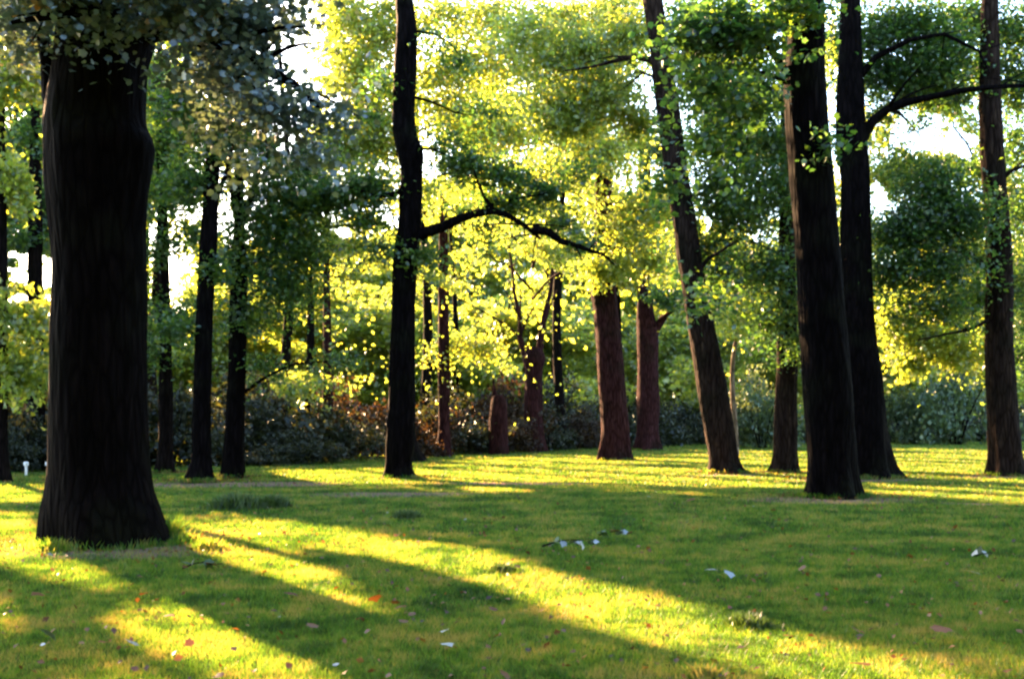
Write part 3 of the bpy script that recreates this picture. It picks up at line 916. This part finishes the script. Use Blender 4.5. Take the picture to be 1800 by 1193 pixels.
t = Tree('maple_tree', 'tree hidden by the right edge trunk, its low gold leaves spreading left',
         [(800, 1752, 1776), (700, 1754, 1772), (600, 1756, 1770)], Y=54, seed=24, top_z=12)
for a in [(1640, 590, 90, 36, 1300), (1580, 570, 40, 30, 400), (1600, 640, 40, 22, 260), (1680, 630, 50, 20, 200), (1650, 520, 90, 40, 900), (1760, 600, 60, 60, 600), (1465, 90, 24, 90, 500), (1466, 350, 16, 80, 300), (1540, 420, 50, 50, 600), (1570, 310, 60, 40, 800), (1650, 180, 70, 26, 500), (1560, 230, 30, 40, 260), (1700, 230, 34, 50, 400), (1640, 290, 60, 24, 500), (1700, 450, 80, 70, 1200), (1780, 330, 40, 70, 700), (1790, 480, 40, 60, 600)]:
    t.spray(*a, size=.2, Y=40, br=a[0] > 1600)
t.finish('leaf_gold')

t = Tree('young_tree', 'faint slim trunk in the shade left of the slim wavy trunk',
         [(806, 562, 592), (790, 566, 588), (700, 567, 586), (650, 568, 584), (500, 568, 580)], Y=46, seed=25, top_z=12, bark='bark_red')
for a in [(600, 430, 60, 50, 1000), (640, 470, 40, 50, 500), (520, 400, 60, 50, 800), (540, 300, 60, 50, 700), (760, 500, 40, 60, 800), (750, 620, 40, 50, 500), (570, 590, 60, 50, 800), (610, 560, 60, 50, 800), (640, 620, 50, 40, 500), (540, 660, 50, 30, 350), (560, 480, 60, 50, 700)]:
    t.spray(*a, size=.2, Y=45)
t.finish('leaf_gold')
t = Tree('young_tree', 'short black trunk before the dark undergrowth, right of three close trunks',
         [(800, 532, 562), (780, 534, 560), (700, 536, 556), (650, 538, 554)], Y=46, seed=26, top_z=9)
for a in [(520, 680, 60, 26, 360), (490, 640, 50, 26, 300)]:
    t.spray(*a, size=.2, Y=44)
t.finish('leaf_gold')


#================================================================== BACKGROUND TREES
def generic_variant(seed, R=5.5, H=17, n=15000, size=.27, low=3.5):
    """trunk, four limbs and an open crown, built round the origin"""
    r = np.random.default_rng(seed)
    n_b = 42
    tall = (H + low) / 2
    pts = []
    cents = []
    for k in range(n_b):
        d = r.normal(size=3)
        d /= np.linalg.norm(d)
        q = r.random() ** .45
        c = np.array([0, 0, tall]) + d * q * np.array([R, R, (H - low) / 2])
        cents.append(c)
        rr = 1.0 + r.random() * 1.0
        pts.append(clump(c, (rr * 1.25, rr * 1.25, rr * .6), n // n_b, fan=.42, r=r))
    return np.concatenate(pts), cents


def wood_meshes(cents, H, R0, seed, off=None):
    zz = np.linspace(-.1, H * .9, 24)
    r = random.Random(seed)
    path = [(.35 * math.sin(z * .22 + seed), .3 * math.cos(z * .19 + seed) - .3 * math.cos(seed), z) for z in zz]
    rad = [R0 * (1 + .5 * math.exp(-max(z, 0) / .5)) * (1 - .8 * z / H) for z in zz]
    tr = to_mesh('trunk', [tube(path, rad, 14, .10, seed)])
    brs = []
    for k in range(0, len(cents), 5):
        c = cents[k]
        if off is not None and (in_sun_path(c + off) or in_sun_path(c * .6 + off)):
            continue
        h = max(3, c[2] - np.linalg.norm(c[:2]) * .6)
        a = [np.interp(h, zz, [p[0] for p in path]), np.interp(h, zz, [p[1] for p in path]), h]
        brs.append(branch_mesh(a, c, R0 * .35, seed * 50 + k, twigs=3, sides=6))
    return tr, brs


# trees that shade the lawn: crowns of their own so the sun finds the gaps
shade_spots = [  # X, Y, top, crown radius, lowest leaves
    (-33, 46, 19, 6.0, 5), (-23.4, 50, 20, 6.0, 5.5), (-17.5, 53, 22, 5.5, 6), (-12.0, 57, 25, 5.5, 6.5), (-5.0, 60, 27, 5.5, 7), (-40.5, 60, 21, 6.5, 6),
    (-22, 66, 24, 6, 8), (3.0, 64, 27, 5.5, 6.5), (-24, 36, 16, 4.5, 5)]
for i, (X, Y, H, R, low) in enumerate(shade_spots):
    pts, cents = generic_variant(40 + i, R, H, 44000, low=low)
    base = np.array([X, Y, 0.])
    pts = thin(pts + base)
    root = empty('woodland_tree', base)
    lab = {0: 'tall green tree beyond the left edge trunks, leftmost of the inner row', 1: 'tall green tree behind the great oak, inner row',
           2: 'tall tree rising behind the three close trunks', 3: 'tall tree crown behind the gap left of the wavy trunk',
           4: 'tall pale green tree crown just behind the wavy trunk', 5: 'far tall tree beyond the left edge of the lawn',
           6: 'far tall tree behind the three close trunks, second row', 7: 'tall green crown right of the wavy trunk above the arched limb',
           8: 'tree left of the frame between the edge trunk and the wood'}[i]
    tag(root, lab, 'tree', 'woodland trees behind the lawn')
    tr, brs = wood_meshes(cents, H, .32, 40 + i, base)
    link('trunk', tr, M['bark'], root)
    for b in brs:
        link('branch', b, M['bark'], root)
    V, T = leaves(pts - base, .25, .3)
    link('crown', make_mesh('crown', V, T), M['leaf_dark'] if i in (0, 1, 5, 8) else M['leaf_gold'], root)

# farther trees share four builds
protos = []
for v in range(4):
    H, R = (16, 5.0) if v % 2 else (19, 5.6)
    pts, cents = generic_variant(60 + v, R, H, 26000, size=.3, low=1.2)
    tr, brs = wood_meshes(cents, H, .28, 60 + v)
    V, T = leaves(pts, .40, .3)
    cr = make_mesh('crown', V, T)
    protos.append((tr, brs, cr))
far_spots = []
fr = random.Random(5)
for row, (Y0, n, x0, x1) in enumerate([(74, 6, -8, 32), (94, 8, 0, 58), (125, 9, -14, 80), (84, 11, -45, 6), (120, 17, -95, 110), (142, 17, -110, 130)]):
    for k in range(n):
        X = x0 + (x1 - x0) * (k + .5) / n + fr.uniform(-1.5, 1.5)
        Y = Y0 + fr.uniform(-4, 4) + max(0, X) * .55
        far_spots.append((X, Y, fr.uniform(.85, 1.15) * (1.55 if row > 3 else 1), row))
for i, (X, Y, s, row) in enumerate(far_spots):
    tr, brs, cr = protos[fr.randrange(4)]
    qx = 900 + F * X / Y
    if row > 2 and (abs(qx - 318) < 95 or abs(qx - 50) < 110):
        s = .66 if row > 3 else .8
    root = empty('woodland_tree', (X, Y, 0))
    root.rotation_euler.z = fr.uniform(0, 6.28)
    root.scale = (s, s, s * fr.uniform(.9, 1.15) * (.72 if row == 3 else 1))
    tag(root, 'distant woodland tree, one of many crowns merging behind the lawn', 'tree', 'distant woodland trees')
    if row < 2:      # these stand in the sun's way to the far lawn: crowns of their own
        pts, _c = generic_variant(300 + i, 5.4, 18, 17000, low=1.4)
        base = np.array([X, Y, 0.])
        pts = thin(pts * s + base, balls=False, gaps=False) - base
        V, T = leaves(pts / s, .46, .3)
        cr = make_mesh('crown', V, T)
        root.rotation_euler.z = 0
        root.scale = (s, s, s)
        brs = []
    for me, nm in [(tr, 'trunk')] + [(b, 'branch') for b in brs] + [(cr, 'crown')]:
        o = bpy.data.objects.new(nm, me)
        if not me.materials:
            me.materials.append(M['bark'] if nm != 'crown' else M['leaf_gold'])
        COL.objects.link(o)
        o.parent = root

for i, (X, Y) in enumerate([(-13, -7), (-4, -12), (6, -9), (15, -5), (19, 6), (-17, 3), (1, -20), (12, -18), (-12, -20), (24, 16), (-24, -8), (24, -12)]):  # unseen trees added to cut sky fill on trunk fronts and lawn
    tr, brs, cr = protos[i % 4]
    root = empty('woodland_tree', (X, Y, 0))
    root.rotation_euler.z = i * 1.1
    root.scale = (1.15, 1.15, 1.0)
    tag(root, 'unseen park tree added outside the picture to dim the sky fill', 'tree', 'unseen park trees added to dim the sky fill')
    for me, nm in [(tr, 'trunk'), (cr, 'crown')]:
        o = bpy.data.objects.new(nm, me)
        COL.objects.link(o)
        o.parent = root

#================================================================== UNDERGROWTH
edge = [(-25, 31), (-16, 34), (-9.4, 40), (-6.9, 45), (0, 58), (5, 66), (11.8, 77), (25, 86), (40, 92), (60, 98)]


def shrub_mesh(seed, w, h, n, size):
    r = np.random.default_rng(seed)
    pts = []
    for k in range(14):
        a = r.random() * 6.28
        q = r.random() ** .5
        hh = (1 - .55 * q * q) * h
        c = np.array([math.cos(a) * q * w, math.sin(a) * q * w * .8, hh * (.25 + .6 * r.random())])
        pts.append(clump(c, (w * .38, w * .38, h * .22), n // 14, fan=.28, r=r))
    pts = np.concatenate(pts)
    pts[:, 2] = np.abs(pts[:, 2]) + .03
    V, T = leaves(pts, size, .5)
    fol = make_mesh('foliage', V, T)
    stems = []
    for k in range(5):
        a = k * 1.3 + seed
        q = branch_path((math.cos(a) * .15, math.sin(a) * .15, -.05), (math.cos(a) * w * .6, math.sin(a) * w * .6, h * .7), n=6, seed=seed * 9 + k)
        me = to_mesh('stem', [tube(q, [.05 - .007 * j for j in range(6)], 6)])
        stems.append(me)
    return fol, stems


sp = [shrub_mesh(80 + k, 2.0, 2.6, 4600, .17) for k in range(3)]
sh_rng = random.Random(9)
n_sh = 0
mats_cycle = {}


def shrub(X, Y, s, sz, mat, label, group='shrubs along the far edge of the lawn', v=None):
    fol, stems = sp[v if v is not None else sh_rng.randrange(3)]
    root = empty('shrub', (X, Y, 0))
    root.rotation_euler.z = sh_rng.uniform(0, 6.28)
    root.scale = (s, s, sz)
    tag(root, label, 'shrub', group)
    key = (fol.name, mat)
    if key not in mats_cycle:
        m2 = fol if not fol.materials else fol.copy()
        if m2 is not fol:
            m2.materials.clear()
        m2.materials.append(M[mat])
        mats_cycle[key] = m2
    o = bpy.data.objects.new('foliage', mats_cycle[key])
    COL.objects.link(o)
    o.parent = root
    for me in stems:
        if not me.materials:
            me.materials.append(M['bark'])
        q = bpy.data.objects.new('stem', me)
        COL.objects.link(q)
        q.parent = root


ex = [e[0] for e in edge]
ey = [e[1] for e in edge]
xs_row = list(np.arange(-26, 62, 2.3))
for i, X in enumerate(xs_row):
    px_ = 900 + F * X / np.interp(X, ex, ey)
    Y = float(np.interp(X, ex, ey)) + 1.6 + sh_rng.uniform(-.3, .8)
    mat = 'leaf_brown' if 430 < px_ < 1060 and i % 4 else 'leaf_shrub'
    shrub(X + sh_rng.uniform(-.4, .4), Y, sh_rng.uniform(.8, 1.1), sh_rng.uniform(.75, 1.05), mat,
          'brown leafless undergrowth at the centre back of the lawn' if mat == 'leaf_brown' else 'dark green shrub in the hedge-like row edging the lawn',
          'brown undergrowth clumps' if mat == 'leaf_brown' else 'dark shrubs edging the lawn')
for i, X in enumerate(np.arange(-30, 66, 3.2)):
    Y = float(np.interp(X, ex, ey)) + 6 + sh_rng.uniform(-1, 1)
    shrub(X, Y, 1.5, sh_rng.uniform(1.2, 1.7), 'leaf_brown' if -11 < X < 5 and i % 2 else 'leaf_shrub', 'tall dark shrub in the second row behind the lawn', 'tall dark shrubs behind the first row')
for (px, Y, s, sz, lab) in [(1600, 84, 2.0, 2.0, 'rounded pale green shrub right of the overlapping trunks'), (1680, 80, 1.8, 2.5, 'tall blue-green shrub left of the trunk at the right edge'),
                            (1340, 68, 1.2, 1.9, 'blue-green shrub between the leaning trunk and its sunlit neighbour'),
                            (530, 41, .9, .45, 'low leafy blue-green ground shrub before the dark undergrowth'), (470, 39.5, .6, .3, 'low blue-green bush right of the three close trunks'),
                            (35, 35, .5, .8, 'small light green bush beside the left edge trunk')]:
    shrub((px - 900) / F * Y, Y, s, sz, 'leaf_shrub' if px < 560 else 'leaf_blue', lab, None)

#================================================================== SMALL THINGS ON THE LAWN
def G(px, py):
    Y = F * CAMZ / (py - HOR)
    return np.array([(px - 900) / F * Y, Y, 0.0])


def tuft(px, py, w, h, n, label, mat='grass', seed=0):
    c = G(px, py)
    r = np.random.default_rng(seed + 900)
    x = r.normal(size=n) * w * .45
    y = r.normal(size=n) * w * .3
    H = h * (.5 + .6 * r.random(n)) * np.exp(-(x / w) ** 2)
    a = r.random(n) * 6.28
    lean = r.normal(size=(n, 2)) * .5
    ww = .012
    v = np.stack([np.stack([x - np.cos(a) * ww, y - np.sin(a) * ww, x * 0 - .01], 1), np.stack([x + np.cos(a) * ww, y + np.sin(a) * ww, x * 0 - .01], 1),
                  np.stack([x + lean[:, 0] * H, y + lean[:, 1] * H, H], 1)], 1).reshape(-1, 3)
    me = make_mesh('grass_tuft', v, np.arange(len(v)).reshape(-1, 3))
    o = link('grass_tuft', me, M[mat])
    o.location = c
    tag(o, label, 'grass tuft')


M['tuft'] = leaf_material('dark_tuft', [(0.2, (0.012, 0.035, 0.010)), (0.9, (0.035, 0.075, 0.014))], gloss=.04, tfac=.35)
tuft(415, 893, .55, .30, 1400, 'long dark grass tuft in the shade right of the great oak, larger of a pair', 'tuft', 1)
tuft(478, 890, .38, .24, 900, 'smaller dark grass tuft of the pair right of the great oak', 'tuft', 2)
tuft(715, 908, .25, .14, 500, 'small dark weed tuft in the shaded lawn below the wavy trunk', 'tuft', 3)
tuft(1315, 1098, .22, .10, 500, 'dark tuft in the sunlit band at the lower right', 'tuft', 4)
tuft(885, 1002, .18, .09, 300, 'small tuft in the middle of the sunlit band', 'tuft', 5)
tuft(300, 945, .22, .35, 260, 'leafy weeds growing at the right foot of the great oak', 'grass', 6)
tuft(95, 968, .25, .18, 350, 'sunlit grass fringe at the left foot of the great oak', 'grass', 7)
tuft(365, 965, .25, .16, 300, 'sunlit weed tuft just right of the great oak', 'grass', 8)
tuft(1760, 833, .8, .35, 500, 'dry sunlit weeds at the foot of the trunk at the right edge', 'grass', 9)
tuft(1235, 1188, .15, .1, 200, 'small grass tuft at the bottom edge right of centre', 'grass', 10)


def fallen_sprig(px, py, n, length, mat, label, seed, size=.12, name='fallen_twig'):
    c = G(px, py)
    root = empty(name, c)
    tag(root, label, 'twig')
    r = np.random.default_rng(seed)
    a = np.array([-length / 2, 0, .03])
    b = np.array([length / 2, r.normal() * .1, .06])
    me = branch_mesh(a, b, .012, seed, twigs=3, sides=5)
    link('stem', me, M['bark'], root)
    for k in range(n):
        p = np.array([[r.uniform(-.5, .5) * length, r.normal() * .10, .05 + .05 * r.random()]])
        V, T = leaves(p, size, 1.2, 'lobe', r=r)
        V[:, 2] = np.maximum(V[:, 2], .005)
        link('leaf', make_mesh('leaf', V, T), M[mat[k % len(mat)]], root)


fallen_sprig(1000, 964, 14, .65, ['pale', 'pale', 'leaf_dark'], 'fallen twig with pale upturned leaves in the shaded lawn', 1)
fallen_sprig(1082, 944, 10, .45, ['leaf_dark', 'pale', 'dry'], 'fallen twig with dark leaves and one brown leaf, right of the pale twig', 2)
fallen_sprig(352, 1004, 9, .36, ['tuft', 'tuft', 'dry'], 'fallen sprig of dark and rust leaves in the great oak shadow', 3, .10)
fallen_sprig(1725, 982, 4, .14, ['pale'], 'pale leaf cluster lying on the shaded lawn at the far right', 4, .10)

# single fallen leaves
lv = []
for k in range(5):
    V, T = leaves(np.array([[0, 0, .03]]), .11, 2.5, 'lobe', r=np.random.default_rng(500 + k))
    V[:, 2] = np.maximum(V[:, 2] + .012, .004)
    lv.append([make_mesh('fallen_leaf', V, T), None])
    lv[-1][0].materials.append(M['dry'])
    m2 = lv[-1][0].copy()
    m2.materials.clear()
    m2.materials.append(M['pale'])
    lv[-1][1] = m2
named = [(375, 1005, 0, 1.3, 'rust brown leaf beside the dark sprig in the great oak shadow'), (515, 1057, 0, 1.1, 'orange leaf in the great oak shadow above the lower sunlit patch'),
         (660, 1065, 0, 1., 'orange leaf at the tip of the sunlit wedge'), (708, 1080, 0, 1., 'orange leaf just right of the sunlit wedge tip'),
         (250, 1058, 0, 1.2, 'orange leaf at the top of the lower left sunlit patch'), (65, 1057, 0, 1., 'brown leaf near the left edge in shade'),
         (228, 1147, 1, 1.2, 'pale leaf in the dark lower left shade'), (82, 1130, 1, 1., 'small white-green leaf near the bottom left corner'),
         (790, 1153, 1, 1.4, 'pale grey leaf at the bottom centre'), (550, 1115, 0, 1.1, 'brown leaf in shade below the sunlit wedge'),
         (1250, 1012, 1, 1., 'pale leaf in the shaded lawn right of centre'), (1282, 1020, 1, 1., 'pale green leaf next to the shaded one right of centre'),
         (1565, 975, 0, 1., 'light brown leaf in the right-hand shade'), (1708, 1017, 1, 1.1, 'whitish leaf lower right of the pale leaf cluster'),
         (1655, 1122, 0, 1.2, 'orange leaf near the lower right corner'), (1510, 1187, 0, 1.2, 'rust leaf at the bottom edge of the right sunlit band'),
         (1600, 1075, 0, 1., 'reddish leaf in the shade above the lower right corner'), (1212, 886, 0, 1.5, 'orange leaf in the distant shade below the reddish trunk'),
         (630, 1103, 0, 1.1, 'brown leaf at the lower centre left')]
lr = random.Random(12)
for (px, py, kind, s, lab) in named:
    o = bpy.data.objects.new('fallen_leaf', lv[lr.randrange(5)][kind])
    c = G(px, py)
    o.location = (c[0], c[1], .025)
    o.rotation_euler = (lr.uniform(-.3, .3), lr.uniform(-.3, .3), lr.uniform(0, 6.28))
    o.scale = (s,) * 3
    COL.objects.link(o)
    tag(o, lab, 'leaf')
for k in range(110):
    Y = 6.2 + 24 * lr.random() ** 1.6
    X = lr.uniform(-.5, .5) * Y
    o = bpy.data.objects.new('fallen_leaf', lv[lr.randrange(5)][1 if lr.random() < .12 else 0])
    s = lr.uniform(.35, .75)
    o.location = (X, Y, .02)
    o.rotation_euler = (lr.uniform(-.4, .4), lr.uniform(-.4, .4), lr.uniform(0, 6.28))
    o.scale = (s,) * 3
    COL.objects.link(o)
    tag(o, 'small dry fallen leaf scattered on the grass', 'leaf', 'small fallen leaves scattered over the lawn')

# two small white marker posts by the left trunk
mw, nt = new_mat('white_paint')
b = N(nt, 'BsdfPrincipled')
b.inputs['Base Color'].default_value = (.75, .75, .78, 1)
b.inputs['Roughness'].default_value = .5
o_ = N(nt, 'OutputMaterial')
nt.links.new(b.outputs[0], o_.inputs[0])
for px, lab in ((46, 'small white post left of the stout trunk near the left edge'), (84, 'small white post right of the stout trunk, close to the great oak')):
    Y = 32.5
    x = (px - 900) / F * Y
    root = empty('marker_post', (x, Y, 0))
    tag(root, lab, 'post')
    link('post', to_mesh('post', [tube([(0, 0, -.05), (0, 0, .12), (0, 0, .26)], [.035, .035, .04], 12)]), mw, root)
    link('cap', to_mesh('cap', [tube([(0, 0, .255), (0, 0, .30), (0, 0, .36), (0, 0, .375)], [.07, .075, .07, .001], 12)]), mw, root)


# litter and uncut grass round the feet of the trees
r = np.random.default_rng(77)
feet = [(190, 962, 13.6, .85), (1466, 874, 22.3, .62), (1510, 838, 30.6, .95), (708, 841, 30, .42), (350, 845, 28.5, .42), (410, 838, 30.6, .30), (1278, 830, 33.5, .55),
        (1380, 830, 33.5, .40), (1770, 836, 31.5, .52), (1083, 808, 45, .65), (1140, 790, 62, .8), (290, 831, 33.5, .3)]
lit_p, bl = [], []
for px, py, Y, rad in feet:
    X = (px - 900) / F * Y
    n = int(500 * rad ** .5)
    a = r.random(n) * 6.28
    q = rad * (.95 + np.abs(r.normal(size=n)) * .9)
    lit_p.append(np.stack([X + np.cos(a) * q * 1.3, Y + np.sin(a) * q, .015 + .03 * r.random(n)], 1))
    n = int(900 * rad ** .5)
    a = r.random(n) * 6.28
    q = rad * (.93 + np.abs(r.normal(size=n)) * .16)
    gx, gy = X + np.cos(a) * q, Y + np.sin(a) * q
    H = .05 + .11 * r.random(n) * (.4 + .6 * np.abs(np.sin(a * 4 + px)))
    w = .004 + .0004 * Y
    lean = r.normal(size=(n, 2)) * .4
    bl.append(np.stack([np.stack([gx - w, gy, gx * 0 - .02], 1), np.stack([gx + w, gy + w, gx * 0 - .02], 1), np.stack([gx + lean[:, 0] * H, gy + lean[:, 1] * H, H], 1)], 1).reshape(-1, 3))
n = 3200
yy = 5 + 30 * r.random(n) ** 1.3
lit_p.append(np.stack([(r.random(n) - .5) * (yy + 3), yy, .02 + .03 * r.random(n)], 1))
V, T = leaves(np.concatenate(lit_p), .045, 1.2, spread=.6, r=r)
V[:, 2] = np.maximum(V[:, 2], .004)
tag(link('leaf_litter', make_mesh('leaf_litter', V, T), M['dry']), 'brown leaf litter round the feet of the trees', 'leaf litter', kind='stuff')
V = np.concatenate(bl)
tag(link('uncut_grass', make_mesh('uncut_grass', V, np.arange(len(V)).reshape(-1, 3)), M['grass']), 'longer uncut grass fringing the feet of the trees', 'grass', kind='stuff')
